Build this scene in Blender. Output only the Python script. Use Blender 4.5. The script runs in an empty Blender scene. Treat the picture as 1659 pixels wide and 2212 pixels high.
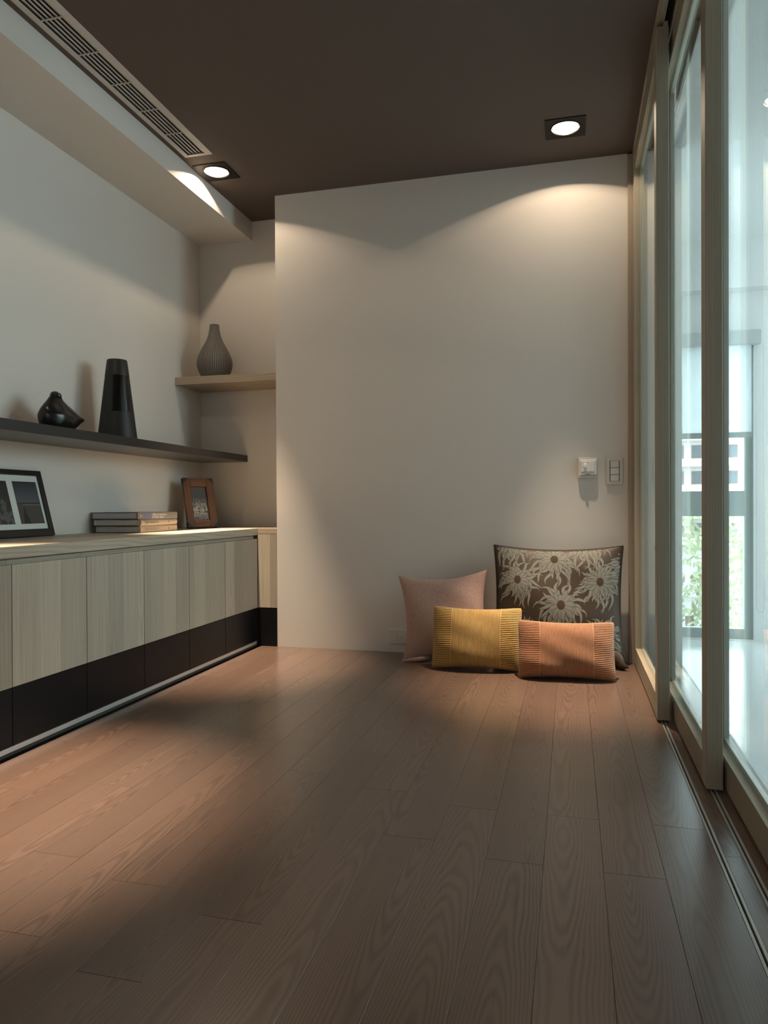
import bpy, bmesh, math, random
from mathutils import Vector, Matrix
random.seed(7)
R = math.radians
S = bpy.context.scene
COL = S.collection

# ------------------------------------------------------------------ camera
CAM_H = 0.7463
def make_camera():
    yaw, pitch, roll, f = R(14.4434), R(-0.4527), R(-0.2882), 1566.81
    fw = Vector((-math.sin(yaw)*math.cos(pitch), math.cos(yaw)*math.cos(pitch), math.sin(pitch)))
    rt = Vector((math.cos(yaw), math.sin(yaw), 0)); up = rt.cross(fw)
    r2 = rt*math.cos(roll)+up*math.sin(roll); u2 = -rt*math.sin(roll)+up*math.cos(roll)
    cd = bpy.data.cameras.new('camera'); cd.sensor_fit = 'HORIZONTAL'; cd.sensor_width = 36
    cd.lens = f*36/1659; cd.clip_start = .02; cd.clip_end = 200
    o = bpy.data.objects.new('camera', cd); COL.objects.link(o)
    m = Matrix((r2, u2, -fw)).transposed().to_4x4(); m.translation = (0, 0, CAM_H)
    o.matrix_world = m; S.camera = o
make_camera()

# ------------------------------------------------------------------ sky, daylight, exposure
S.view_settings.view_transform = 'Standard'; S.view_settings.look = 'None'
S.view_settings.gamma = 1; S.view_settings.use_curve_mapping = False
S.view_settings.exposure = 0.0
WORLD_STRENGTH = 9.0
DAY_POWER = 140.0
REAR_POWER = 10.0
REAR_FILL_Y = -1.48
SPILL_POWER = 10.0
BEAM_POWER = 620.0
w = bpy.data.worlds.new('sky'); S.world = w; w.use_nodes = True
bg = w.node_tree.nodes['Background']; bg.inputs[0].default_value = (.86, .94, 1, 1); bg.inputs[1].default_value = WORLD_STRENGTH
def area_light(name, loc, rot, sx, sy, power, col):
    l = bpy.data.lights.new(name, 'AREA'); l.shape = 'RECTANGLE'; l.size = sx; l.size_y = sy; l.energy = power; l.color = col
    o = bpy.data.objects.new(name, l); COL.objects.link(o); o.location = loc; o.rotation_euler = rot; return o
# daylight stand-in: added area light, the next room's side wall has no window
area_light('daylight_fill', (3.30, 3.6, 1.55), (0, R(72), 0), 1.6, 2.7, DAY_POWER, (.87, .93, 1.0))
# added soft fill behind the camera, standing in for the rest of the home
area_light('rear_fill', (-.9, REAR_FILL_Y, 1.25), (R(90), 0, 0), 1.8, 1.9, REAR_POWER, (1.0, .95, .90))

# ------------------------------------------------------------------ node helpers
class NT:
    def __init__(s, name):
        s.m = bpy.data.materials.new(name); s.m.use_nodes = True; s.t = s.m.node_tree; s.t.nodes.clear()
        s.out = s.n('ShaderNodeOutputMaterial')
    def n(s, typ, **kw):
        nd = s.t.nodes.new(typ)
        for k, v in kw.items():
            setattr(nd, k, v)
        return nd
    def put(s, sock, v):
        if isinstance(v, (int, float)): sock.default_value = v
        elif isinstance(v, (tuple, list)):
            sock.default_value = tuple(v) if len(v) == len(sock.default_value) else (*v, 1)
        else: s.t.links.new(v, sock)
    def math(s, op, a, b=0.0, c=0.0, clamp=False):
        nd = s.n('ShaderNodeMath', operation=op, use_clamp=clamp)
        s.put(nd.inputs[0], a); s.put(nd.inputs[1], b); s.put(nd.inputs[2], c); return nd.outputs[0]
    def mix(s, f, a, b, typ='MIX'):
        nd = s.n('ShaderNodeMix', data_type='RGBA', blend_type=typ)
        s.put(nd.inputs[0], f); s.put(nd.inputs[6], a); s.put(nd.inputs[7], b); return nd.outputs[2]
    def noise(s, vec, scale, detail=3, rough=.5):
        nd = s.n('ShaderNodeTexNoise'); s.put(nd.inputs['Vector'], vec); nd.inputs['Scale'].default_value = scale
        nd.inputs['Detail'].default_value = detail; nd.inputs['Roughness'].default_value = rough; return nd.outputs['Fac']
    def ramp(s, f, stops):
        nd = s.n('ShaderNodeValToRGB'); s.put(nd.inputs[0], f); e = nd.color_ramp.elements
        while len(e) < len(stops): e.new(.5)
        for i, (p, c) in enumerate(stops):
            e[i].position = p; e[i].color = (*c, 1) if len(c) == 3 else c
        return nd.outputs[0]
    def vec(s, x, y, z):
        nd = s.n('ShaderNodeCombineXYZ'); s.put(nd.inputs[0], x); s.put(nd.inputs[1], y); s.put(nd.inputs[2], z); return nd.outputs[0]
    def objco(s, kind='Object'):
        return s.n('ShaderNodeTexCoord').outputs[kind]
    def sep(s, v):
        nd = s.n('ShaderNodeSeparateXYZ'); s.put(nd.inputs[0], v); return nd.outputs
    def bump(s, h, strength, dist=.001):
        nd = s.n('ShaderNodeBump'); nd.inputs['Strength'].default_value = strength; nd.inputs['Distance'].default_value = dist
        s.put(nd.inputs['Height'], h); return nd.outputs[0]
    def principled(s, col, rough=.5, metal=0, spec=.5, normal=None, coat=0, coat_rough=.1, sheen=0):
        p = s.n('ShaderNodeBsdfPrincipled'); s.put(p.inputs['Base Color'], col); s.put(p.inputs['Roughness'], rough)
        p.inputs['Metallic'].default_value = metal; p.inputs['Specular IOR Level'].default_value = spec
        p.inputs['Coat Weight'].default_value = coat; p.inputs['Coat Roughness'].default_value = coat_rough
        p.inputs['Sheen Weight'].default_value = sheen
        if normal is not None: s.put(p.inputs['Normal'], normal)
        s.t.links.new(p.outputs[0], s.out.inputs[0]); return s.m

def srgb(r, g, b):
    f = lambda c: ((c/255+.055)/1.055)**2.4 if c > 10 else c/255/12.92
    return (f(r), f(g), f(b))

def plain(name, col, rough=.5, metal=0, spec=.5, coat=0, mottled=.0, scale=8):
    t = NT(name)
    c = col
    if mottled:
        n = t.noise(t.objco(), scale, 4)
        c = t.mix(n, tuple(x*(1-mottled) for x in col), tuple(min(1, x*(1+mottled)) for x in col))
    return t.principled(c, rough, metal, spec, None, coat)

def wall_paint(name, col, rough=.75):
    t = NT(name); co = t.objco()
    n = t.noise(co, 1.3, 3); n2 = t.noise(co, 220, 2)
    c = t.mix(n, tuple(x*.975 for x in col), tuple(min(1, x*1.02) for x in col))
    return t.principled(c, rough, 0, .3, t.bump(n2, .06, .0006))

def wood(name, axis, light, dark, ring=.007, amount=.5, stave=0, tint=.12, rough=.5, pores=.25, coat=0, spec=.4, slope=.05, bump=.05, alt=None, depth=(.025, .07), off=.10, streak=.25):
    """timber cut from rings round a slightly tilted log axis, so flat boards show straight and cathedral grain"""
    t = NT(name); X, Y, Z = t.sep(t.objco())
    rnd = t.n('ShaderNodeObjectInfo').outputs['Random']
    g, a = {'X': (X, t.math('ADD', Y, Z)), 'Y': (Y, t.math('ADD', X, Z)), 'Z': (Z, t.math('ADD', X, Y))}[axis]
    sid = 0.0
    if stave:
        aa = t.math('ADD', a, t.math('MULTIPLY', rnd, 3.1))
        sid = t.math('FLOOR', t.math('DIVIDE', aa, stave))
        loc = t.math('SUBTRACT', t.math('SUBTRACT', aa, t.math('MULTIPLY', sid, stave)), stave/2)
    else:
        loc = a
    wn = t.n('ShaderNodeTexWhiteNoise', noise_dimensions='2D'); t.put(wn.inputs['Vector'], t.vec(sid, t.math('MULTIPLY', rnd, 91.7), 0))
    r1, r2, r3 = t.sep(wn.outputs['Color'])
    seed = t.math('MULTIPLY', r1, 40)
    ctr = t.math('MULTIPLY', t.math('SUBTRACT', r1, .5), off)
    av = t.math('ADD', loc, ctr)
    nz = t.noise(t.vec(t.math('MULTIPLY', av, 7), t.math('ADD', t.math('MULTIPLY', g, 2.3), seed), seed), 1.0, 2)
    dep = t.math('ADD', t.math('ADD', t.math('MULTIPLY', r2, depth[1]-depth[0]), depth[0]),
                 t.math('ADD', t.math('MULTIPLY', t.math('MULTIPLY', g, t.math('SUBTRACT', r3, .5)), slope*4), t.math('MULTIPLY', t.math('SUBTRACT', nz, .5), .035)))
    rr = t.math('SQRT', t.math('ADD', t.math('MULTIPLY', av, av), t.math('MULTIPLY', dep, dep)))
    nf = t.noise(t.vec(t.math('MULTIPLY', av, 60), t.math('ADD', t.math('MULTIPLY', g, 9), seed), 0), 1.0, 3)
    ph = t.math('ADD', t.math('MULTIPLY', rr, 2*math.pi/ring), t.math('MULTIPLY', nf, 1.9))
    wv = t.math('MULTIPLY_ADD', t.math('SINE', ph), .5, .5)
    wv = t.math('POWER', wv, 1.6)
    fib = t.noise(t.vec(t.math('MULTIPLY', av, 900), t.math('ADD', t.math('MULTIPLY', g, 14), seed), 0), 1.0, 2)
    str_ = t.noise(t.vec(t.math('MULTIPLY', av, 170), t.math('ADD', t.math('MULTIPLY', g, 2.6), seed), 0), 1.0, 3, .6)
    mod = t.noise(t.vec(t.math('MULTIPLY', av, 22), t.math('ADD', t.math('MULTIPLY', g, 1.2), seed), 5), 1.0, 2)
    fac = t.math('MULTIPLY', t.math('MULTIPLY', wv, amount), t.math('MULTIPLY_ADD', mod, 1.5, .2))
    fac = t.math('ADD', fac, t.math('MULTIPLY', t.math('SUBTRACT', str_, .45), streak*2))
    fac = t.math('ADD', fac, t.math('MULTIPLY', t.math('SUBTRACT', fib, .5), pores), clamp=True)
    base = light
    if alt: base = t.mix(r3, light, alt)
    c = t.mix(fac, base, dark)
    br = t.math('ADD', 1-tint, t.math('MULTIPLY', r2, 2*tint))
    c = t.mix(1.0, c, t.vec(br, br, br), 'MULTIPLY')
    return t.principled(c, t.math('ADD', rough, t.math('MULTIPLY', fib, .08)), 0, spec, t.bump(t.math('ADD', wv, fib), bump, .0006), coat, .20)

# ------------------------------------------------------------------ mesh helpers
class B:
    """collects simple solids into one bmesh"""
    def __init__(s): s.bm = bmesh.new()
    def box(s, x0, x1, y0, y1, z0, z1, bev=0, M=None, seg=2):
        t = bmesh.new(); bmesh.ops.create_cube(t, size=1)
        for v in t.verts:
            v.co = Vector(((v.co.x+.5)*(x1-x0)+x0, (v.co.y+.5)*(y1-y0)+y0, (v.co.z+.5)*(z1-z0)+z0))
        if bev: bmesh.ops.bevel(t, geom=t.edges[:], offset=bev, segments=seg, affect='EDGES', profile=.5)
        s.add(t, M); return s
    def add(s, t, M=None):
        if M is not None: bmesh.ops.transform(t, matrix=M, verts=t.verts)
        me = bpy.data.meshes.new('tmp'); t.to_mesh(me); t.free(); s.bm.from_mesh(me); bpy.data.meshes.remove(me)
    def faces(s, vs, fs, M=None):
        t = bmesh.new(); vv = [t.verts.new(v) for v in vs]
        for f in fs: t.faces.new([vv[i] for i in f])
        s.add(t, M); return s
    def lathe(s, prof, n=48, M=None, rib=0, ribn=0):
        vs, fs = [], []
        for j, p in enumerate(prof):
            for i in range(n):
                a = 2*math.pi*i/n
                r = p[0]*(1+rib*math.cos(ribn*a)) if ribn else p[0]
                vs.append((r*math.cos(a), r*math.sin(a), p[1]))
        for j in range(len(prof)-1):
            for i in range(n):
                k = (i+1) % n
                fs.append((j*n+i, j*n+k, (j+1)*n+k, (j+1)*n+i))
        return s.faces(vs, fs, M)
    def disc(s, r, z, n=48, M=None, flip=False):
        vs = [(r*math.cos(2*math.pi*i/n), r*math.sin(2*math.pi*i/n), z) for i in range(n)]
        f = list(range(n)); return s.faces(vs, [f[::-1] if flip else f], M)
    def tube(s, pts, r, n=8, M=None, caps=True):
        vs, fs = [], []; P = [Vector(p) for p in pts]; m = len(P)
        up = Vector((0, 0, 1))
        for j in range(m):
            d = (P[min(j+1, m-1)]-P[max(j-1, 0)]).normalized()
            u = d.cross(up) if abs(d.dot(up)) < .95 else d.cross(Vector((1, 0, 0)))
            u.normalize(); v = d.cross(u)
            rr = r[j] if isinstance(r, (list, tuple)) else r
            for i in range(n):
                a = 2*math.pi*i/n; vs.append(tuple(P[j]+u*rr*math.cos(a)+v*rr*math.sin(a)))
        for j in range(m-1):
            for i in range(n):
                k = (i+1) % n; fs.append((j*n+i, j*n+k, (j+1)*n+k, (j+1)*n+i))
        if caps: fs.append(tuple(range(n))[::-1]); fs.append(tuple((m-1)*n+i for i in range(n)))
        return s.faces(vs, fs, M)
    def mesh(s, name, mat, smooth=False):
        bmesh.ops.recalc_face_normals(s.bm, faces=s.bm.faces)
        me = bpy.data.meshes.new(name); s.bm.to_mesh(me); s.bm.free()
        if mat: me.materials.append(mat)
        if smooth:
            me.polygons.foreach_set('use_smooth', [True]*len(me.polygons))
            if smooth != 'all': me.set_sharp_from_angle(angle=R(35))
        return me

def link(name, me, parent=None, loc=(0, 0, 0)):
    o = bpy.data.objects.new(name, me); COL.objects.link(o); o.location = loc
    if parent: o.parent = parent
    return o
def part(name, b, mat, parent, smooth=False, base=None):
    """a child mesh; b is in world coordinates when base (the parent's world location) is given"""
    if base is not None: bmesh.ops.translate(b.bm, verts=b.bm.verts, vec=-Vector(base))
    return link(name, b.mesh(name, mat, smooth), parent)
def thing(name, label, cat, loc, group=None, rot=None):
    o = bpy.data.objects.new(name, None); COL.objects.link(o); o.location = loc; o.empty_display_size = .1
    if rot: o.rotation_euler = rot
    o['label'] = label; o['category'] = cat
    if group: o['group'] = group
    return o
def solo(name, b, mat, label, cat, loc, smooth=False, group=None, kind=None):
    bmesh.ops.translate(b.bm, verts=b.bm.verts, vec=-Vector(loc))
    o = link(name, b.mesh(name, mat, smooth), None, loc); o['label'] = label; o['category'] = cat
    if group: o['group'] = group
    if kind: o['kind'] = kind
    return o
def struct(name, b=None, mat=None, label=None, loc=(0, 0, 0)):
    if b is None:
        o = bpy.data.objects.new(name, None); COL.objects.link(o); o.location = loc
    else:
        o = link(name, b.mesh(name, mat), None)
    o['kind'] = 'structure'
    if label: o['label'] = label
    return o

# ------------------------------------------------------------------ dimensions (metres, camera stands over the origin)
H = 2.40
YP, YN = 3.606, 3.897           # partition face, niche back
XL = -2.122                     # left wall
XPL, XWR = -1.52, .263          # partition ends
XS, ZS = -1.786, 2.29           # soffit
XC = -1.632                     # cabinet fronts
ZCT = .632
YB = -1.5                       # wall behind the camera
XE, YF = 3.45, 5.0              # next room: outer wall, far wall
ZF2 = -.12                      # next room's lower floor

# ------------------------------------------------------------------ materials
M = {}
M['wall'] = wall_paint('warm white wall paint', (.65, .62, .572))
M['wall2'] = wall_paint('white paint of the next room', (.84, .86, .85))
M['ceil'] = wall_paint('dark brown ceiling paint', srgb(92, 81, 75))
M['black_gap'] = plain('dark joint', (.012, .011, .010), .9)
M['plank'] = wood('brown stained ash plank', 'Y', (.142, .089, .065), (.072, .045, .034), ring=.0049, amount=.64, tint=.10, rough=.25, pores=.4, spec=.5, slope=.045, bump=.05, depth=(.012, .06), coat=.45)
M['oak'] = wood('pale limed oak upright', 'Z', (.46, .41, .32), (.25, .178, .118), ring=.0085, amount=.24, stave=.094, tint=.17, rough=.5, pores=.3, alt=(.40, .36, .285), depth=(.01, .05), slope=.02, off=.42, streak=.62)
M['oak_y'] = wood('pale limed oak lengthwise', 'Y', (.46, .40, .31), (.29, .23, .16), ring=.010, amount=.5, stave=0, tint=.06, rough=.42, pores=.25, depth=(.04, .12), slope=.02)
M['oak_x'] = wood('pale limed oak shelf board', 'X', (.46, .38, .28), (.28, .21, .14), ring=.010, amount=.5, tint=.05, rough=.45, pores=.25, depth=(.04, .12), slope=.02)
M['door_v'] = wood('greyed oak door stile', 'Z', (.37, .325, .25), (.19, .16, .12), ring=.007, amount=.28, tint=.08, rough=.5, pores=.55, depth=(.01, .05), slope=.03, off=.3, streak=.4)
M['door_h'] = wood('greyed oak door rail', 'Y', (.30, .255, .185), (.17, .135, .095), ring=.007, amount=.3, tint=.08, rough=.5, pores=.45, depth=(.01, .05), slope=.03, off=.3, streak=.35)
M['black_shelf'] = plain('charcoal lacquer', (.017, .016, .0155), .35, spec=.45)
M['black_panel'] = plain('black laminate', (.0065, .0065, .0075), .36, spec=.25)
M['alu'] = plain('brushed aluminium strip', (.62, .60, .57), .42, .6)
M['track'] = plain('grey anodised track', (.42, .43, .40), .4, .5)
M['white'] = plain('white plastic', (.66, .64, .60), .35)
M['vent'] = plain('light grey vent enamel', (.55, .52, .48), .45)
M['dark'] = plain('dark void', (.02, .018, .017), .8)

# glass: clear pane, faint aqua tint, mirror reflection growing towards grazing angles
def glass_mat(name, tint):
    t = NT(name); geo = t.n('ShaderNodeNewGeometry')
    d = t.n('ShaderNodeVectorMath', operation='DOT_PRODUCT'); t.put(d.inputs[0], geo.outputs['Incoming']); t.put(d.inputs[1], geo.outputs['Normal'])
    c = t.math('ABSOLUTE', d.outputs['Value'])
    F = t.math('MULTIPLY_ADD', t.math('POWER', t.math('SUBTRACT', 1.0, c), 5.0), .93, .045, clamp=True)
    tr = t.n('ShaderNodeBsdfTransparent'); tr.inputs[0].default_value = (*tint, 1)
    gl = t.n('ShaderNodeBsdfGlossy'); gl.inputs['Roughness'].default_value = .0; gl.inputs[0].default_value = (.95, .98, .97, 1)
    mx = t.n('ShaderNodeMixShader'); t.put(mx.inputs[0], F); t.t.links.new(tr.outputs[0], mx.inputs[1]); t.t.links.new(gl.outputs[0], mx.inputs[2])
    t.t.links.new(mx.outputs[0], t.out.inputs[0]); return t.m
M['glass'] = glass_mat('aqua tinted door glass', (.90, .975, .965))
M['pane'] = glass_mat('clear window glass', (.95, .98, .97))

def emit(name, col, k):
    t = NT(name); e = t.n('ShaderNodeEmission'); e.inputs[0].default_value = (*col, 1); e.inputs[1].default_value = k
    t.t.links.new(e.outputs[0], t.out.inputs[0]); return t.m
M['lamp'] = emit('glowing halogen lamp', (1, .86, .68), 14)

# ------------------------------------------------------------------ room shell
LAMPS = [(-1.686, 3.27), (-.018, 3.287), (-1.686, 1.61)]
VENT = (-1.759, -1.618, 1.73, 3.100)

def grid_slab(xs, ys, z0, z1, holes, b):
    for i in range(len(xs)-1):
        for j in range(len(ys)-1):
            cx, cy = (xs[i]+xs[i+1])/2, (ys[j]+ys[j+1])/2
            if any(h[0] < cx < h[1] and h[2] < cy < h[3] for h in holes): continue
            b.box(xs[i], xs[i+1], ys[j], ys[j+1], z0, z1)
    bmesh.ops.remove_doubles(b.bm, verts=b.bm.verts, dist=1e-5)
    # drop inner faces shared by two boxes
    seen = {}
    for f in b.bm.faces: seen.setdefault(tuple(sorted(v.index for v in f.verts)), []).append(f)
    return b
holes = [(x-.08, x+.08, y-.08, y+.08) for x, y in LAMPS]+[(VENT[0]+.018, VENT[1]-.026, VENT[2]+.02, VENT[3]-.017)]
xs = sorted({XL-.1, .2834, *[h[0] for h in holes], *[h[1] for h in holes]})
ys = sorted({YB, YN+.05, *[h[2] for h in holes], *[h[3] for h in holes]})
ceil = struct('ceiling', grid_slab(xs, ys, H, H+.018, holes, B()), M['ceil'], 'dark brown painted ceiling of the room')

struct('wall_left', B().box(XL-.1, XL, YB, YN+.1, -.2, H), M['wall'], 'warm white wall on the left behind the shelves')
struct('wall_niche', B().box(XL, XPL, YN, YN+.1, -.2, H), M['wall'], 'back wall of the recess at the end of the cabinets')
struct('wall_back', B().box(XPL, XWR, YP, YN+.1, -.2, H), M['wall'], 'warm white partition wall behind the cushions')
struct('wall_front', B().box(XL-.1, XE, YB-.1, YB, -.3, H+.1), M['wall'])
struct('trim_1', B().box(XL, XS, YB, YN, ZS, H), M['wall'], 'white boxed soffit along the top of the left wall')

# floor: slab with separate planks
floor = struct('floor', None, None, 'brown ash plank floor', (0, 0, 0))
fb = B().box(XL-.1, .50, YB, YN+.1, -.12, -.0125)
link('subfloor', fb.mesh('subfloor', M['black_gap']), floor)
def plank_mesh(wd, ln):
    return B().box(-wd/2+.0003, wd/2-.0003, -ln/2+.0003, ln/2-.0003, -.0125, 0, .0004, seg=1).mesh('plank', M['plank'])
PL, PW = .913, .1197
pm = {}
def add_plank(x0, x1, y0, y1):
    k = (round(x1-x0, 4), round(y1-y0, 4))
    if k not in pm: pm[k] = plank_mesh(*k)
    link('plank', pm[k], floor, ((x0+x1)/2, (y0+y1)/2, 0))
joint = [1.789, 1.533, 1.787, 1.533, 1.784, 1.590, 1.842, 2.108, 1.915, 1.267, 1.066, 1.33, 1.70, 1.15]
XF1 = .182+PW-.003
for r in range(16):
    x1 = (.182+PW if r == 0 else .182-PW*(r-1)); x0 = .182-PW*r
    if r == 0: x1 = .2985
    jy = joint[r] if r < len(joint) else 1.0+.37*r % PL
    x0 = max(x0, XC-.03)
    if x1-x0 < .02: continue
    ycut = sorted(jy+PL*k for k in range(-5, 5))
    ycut = [YB]+[y for y in ycut if YB+.05 < y < YP-.02]+[YP]
    if x1 < XPL: ycut[-1] = YP+.004
    for y0, y1 in zip(ycut, ycut[1:]): add_plank(x0, x1, y0, y1)
for x0, x1, off in ((.3145, .3500, .61), (.3660, .3990, .2)):
    ycut = [YB]+[y for y in (1.665-.9*2+off, 1.665-.9+off-.61+.0, 1.665+off-.61, 2.57+off-.61) if YB < y < YP]+[YP]
    ycut = sorted(set(ycut))
    for y0, y1 in zip(ycut, ycut[1:]): add_plank(x0, x1, y0, y1)
add_plank(.4150, .495, YB, 1.0); add_plank(.4150, .495, 1.0, YP)

# floor tracks for the sliding doors
def track(name, xc, label):
    o = struct(name, None, None, label, (xc, 0, 0))
    for s in (-1, 1):
        part('lip', B().box(s*.0050-.0029, s*.0050+.0029, YB, YP-.02, -.0125, .0008, .0004, seg=1), M['track'], o)
    part('groove', B().box(-.0022, .0022, YB, YP-.02, -.0125, -.008), M['dark'], o)
    return o
track('trim_2', .3065, 'grey floor track nearest the room')
track('trim_3', .3580, 'grey floor track second from the room')
track('trim_4', .4070, 'grey floor track under the nearest glass door')

# cabinet toe strip
toe = struct('trim_5', None, None, 'aluminium strip along the foot of the cabinets', (XC, 0, 0))
part('strip', B().box(-.045, .002, -.6, 3.585, .013, .0285, .0008), M['alu'], toe)
part('shadow_gap', B().box(-.045, -.004, -.6, YP-.01, 0, .013), plain('painted gap shade', (.050, .044, .039), .6), toe)  # solid dark strip paints the shade of the gap under the profile

# jamb, header strips
jb = struct('trim_6', None, None, 'greyed oak jamb at the end of the partition', (.263, 3.585, 0))
part('post', B().box(.2632, .300, 3.584, 3.66, .0005, H-.0125, .001), M['door_v'], jb, base=(.263, 3.585, 0))
hd = struct('trim_7', None, None, 'greyed oak head with slots for the sliding doors', (.2834, 0, H))
for x0, x1 in ((.2834, .3125), (.3390, .3625), (.3875, .4120)):
    part('board', B().box(x0-.2834, x1-.2834, YB, 3.60, -.012, .018, .001), M['door_h'], hd)
part('slot_bed', B().box(0, .1535, YB, 3.60, .012, .10), M['dark'], hd)

# ------------------------------------------------------------------ sliding glass doors
def sliding_door(n, xc, y0, y1, label):
    th = .041; sw = .062; z0, z1 = .007, 2.375
    o = struct('door_%d' % n, None, None, label, (xc, (y0+y1)/2, z0)); base = (xc, (y0+y1)/2, z0)
    x0, x1 = xc-th/2, xc+th/2
    for ya, yb in ((y0, y0+sw), (y1-sw, y1)):
        b = B().box(x0, x1, ya, yb, z0, z1, .0015)
        b.box(xc+.004, x1-.002, ya+.004, yb-.004, z1-.001, z1+.018)
        part('stile', b, M['door_v'], o, base=base)
    part('bottom_rail', B().box(x0+.001, x1-.001, y0+sw, y1-sw, z0, .085, .001), M['door_h'], o, base=base)
    part('top_rail', B().box(x0+.001, x1-.001, y0+sw, y1-sw, 2.285, z1, .001), M['door_h'], o, base=base)
    g = .012
    bb = B()
    for xa, xb in ((xc+.0035, x1-.004),):
        bb.box(xa, xb, y0+sw, y1-sw, .085, .085+g, .0008); bb.box(xa, xb, y0+sw, y1-sw, 2.285-g, 2.285, .0008)
        bb.box(xa, xb, y0+sw, y0+sw+g, .085+g, 2.285-g, .0008); bb.box(xa, xb, y1-sw-g, y1-sw, .085+g, 2.285-g, .0008)
    part('glazing_bead', bb, M['alu'], o, base=base)
    gp = B().faces([(xc, y0+sw-.004, .082), (xc, y1-sw+.004, .082), (xc, y1-sw+.004, 2.288), (xc, y0+sw-.004, 2.288)], [(0, 1, 2, 3)])
    gp.faces([(xc+.003, y0+sw-.004, .082), (xc+.003, y1-sw+.004, .082), (xc+.003, y1-sw+.004, 2.288), (xc+.003, y0+sw-.004, 2.288)], [(0, 1, 2, 3)])
    part('glass_pane', gp, M['glass'], o, base=base)
    return o
sliding_door(1, .3062, 2.640, 3.583, 'farthest sliding glass door in an oak frame beside the cushions')
sliding_door(2, .3590, 2.028, 2.970, 'middle sliding glass door in an oak frame')
sliding_door(3, .4070, 1.480, 2.260, 'nearest sliding glass door at the right edge of the photo')

# ------------------------------------------------------------------ cabinets along the left wall
edges = [3.604, 3.229, 2.883, 2.535, 2.184, 1.835, 1.486, 1.137, .788]
clab = ['first from the niche corner', 'second from the niche corner', 'third from the niche corner', 'fourth from the niche corner',
        'fifth from the niche corner', 'cut by the left photo edge', 'just outside the left photo edge', 'farthest outside the left photo edge']
for i in range(8):
    y1, y0 = edges[i], edges[i+1]
    base = (XC, (y0+y1)/2, .0295)
    o = thing('storage_cabinet', 'low oak cabinet with black lower panel, '+clab[i], 'cabinet', base, 'row of low oak cabinets on the left wall')
    g = .0014
    part('carcass', B().box(XL+.003, XC-.022, y0+.0005, y1-.0005, .0295, .590), M['oak_y'], o, base=base)
    part('door', B().box(XC-.020, XC, y0+g, y1-g, .2055, .5755, .0010), M['oak'], o, base=base)
    part('lower_panel', B().box(XC-.020, XC-.001, y0+g, y1-g, .0295, .2030, .0008), M['black_panel'], o, base=base)
base = (XC, 3.60, .595)
o = thing('counter_top', 'long pale oak counter over the row of cabinets', 'counter', base)
part('slab', B().box(XL+.002, XC, .7, YP-.001, .5945, ZCT, .0018), M['oak_y'], o, base=base)
part('finger_groove_strip', B().box(XL+.05, XC-.026, .7, 3.592, .5905, .5944), M['oak_y'], o, base=base)
# niche return
base = (-1.58, 3.625, 0)
o = thing('niche_cabinet', 'narrow pale oak cabinet in the recess beside the partition wall', 'cabinet', base)
part('door', B().box(XC+.0005, XPL-.001, YP+.001, YP+.028, .2055, .6000, .001), M['oak'], o, base=base)
part('lower_panel', B().box(XC+.0005, XPL-.001, YP+.002, YP+.028, .001, .2035, .001), M['black_panel'], o, base=base)
part('carcass', B().box(XL+.003, XPL-.001, YP+.029, YN-.002, .001, .6000), M['oak_y'], o, base=base)
part('top', B().box(XL+.003, XPL-.001, YP+.0005, YN-.001, .6005, ZCT, .0015), M['oak_x'], o, base=base)

# shelves
o = solo('wall_shelf', B().box(XL+.001, -1.822, .4, YN-.001, 1.009, 1.046, .0012), M['black_shelf'], 'long thin black shelf on the left wall holding the black ornaments', 'shelf', (-1.97, 3.0, 1.009))
q = part('underside', B().box(XL+.002, -1.8235, .401, YN-.002, 1.0082, 1.0089), plain('shelf bottom with painted bounce', (.075, .070, .064), .35, spec=.5), o, base=(-1.97, 3.0, 1.009)); q['label'] = 'underside with painted bounce light'  # lighter sheet paints in the light bounced up from the counter
o = solo('wall_shelf', B().box(XL+.001, XPL-.001, 3.607, YN-.001, 1.423, 1.465, .0015), M['oak_x'], 'short pale oak shelf in the corner recess under the ribbed vase', 'shelf', (-1.9, 3.75, 1.423))

# ------------------------------------------------------------------ ceiling vent
base = (-1.692, 2.0, H)
o = thing('air_vent', 'long slotted light grey air vent in the brown ceiling', 'vent', base)
x0, x1, y0, y1 = VENT
fb = B()
fb.box(x0, x0+.022, y0, y1, H-.003, H, .0006); fb.box(x1-.030, x1, y0, y1, H-.003, H, .0006)
fb.box(x0+.022, x1-.030, y0, y0+.02, H-.003, H, .0006); fb.box(x0+.022, x1-.030, y1-.018, y1, H-.003, H, .0006)
part('frame', fb, M['vent'], o, base=base)
sx0, sx1 = x0+.022, x1-.030; n = 5
for k in range(n):
    xc = sx0+(k+.5)*(sx1-sx0)/n
    m = Matrix.Translation((xc, 0, H+.005)) @ Matrix.Rotation(R(24), 4, 'Y')
    part('slat', B().box(-.0070, .0070, y0+.02, y1-.018, -.0011, .0011, 0, m), M['vent'], o, base=base)
yc = 2.891
while yc > y0+.05:
    part('crossbar', B().box(sx0, sx1, yc-.0020, yc+.0020, H-.002, H+.0015), M['vent'], o, base=base); yc -= .1955
db = B(); db.box(x0+.012, x1-.020, y0+.015, y1-.012, H+.060, H+.066)
db.box(x0+.012, x0+.0175, y0+.015, y1-.012, H+.0005, H+.060); db.box(x1-.0255, x1-.020, y0+.015, y1-.012, H+.0005, H+.060)
db.box(x0+.012, x1-.020, y0+.015, y0+.0195, H+.0005, H+.060); db.box(x0+.012, x1-.020, y1-.0165, y1-.012, H+.0005, H+.060)
part('duct', db, M['dark'], o, base=base)

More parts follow.
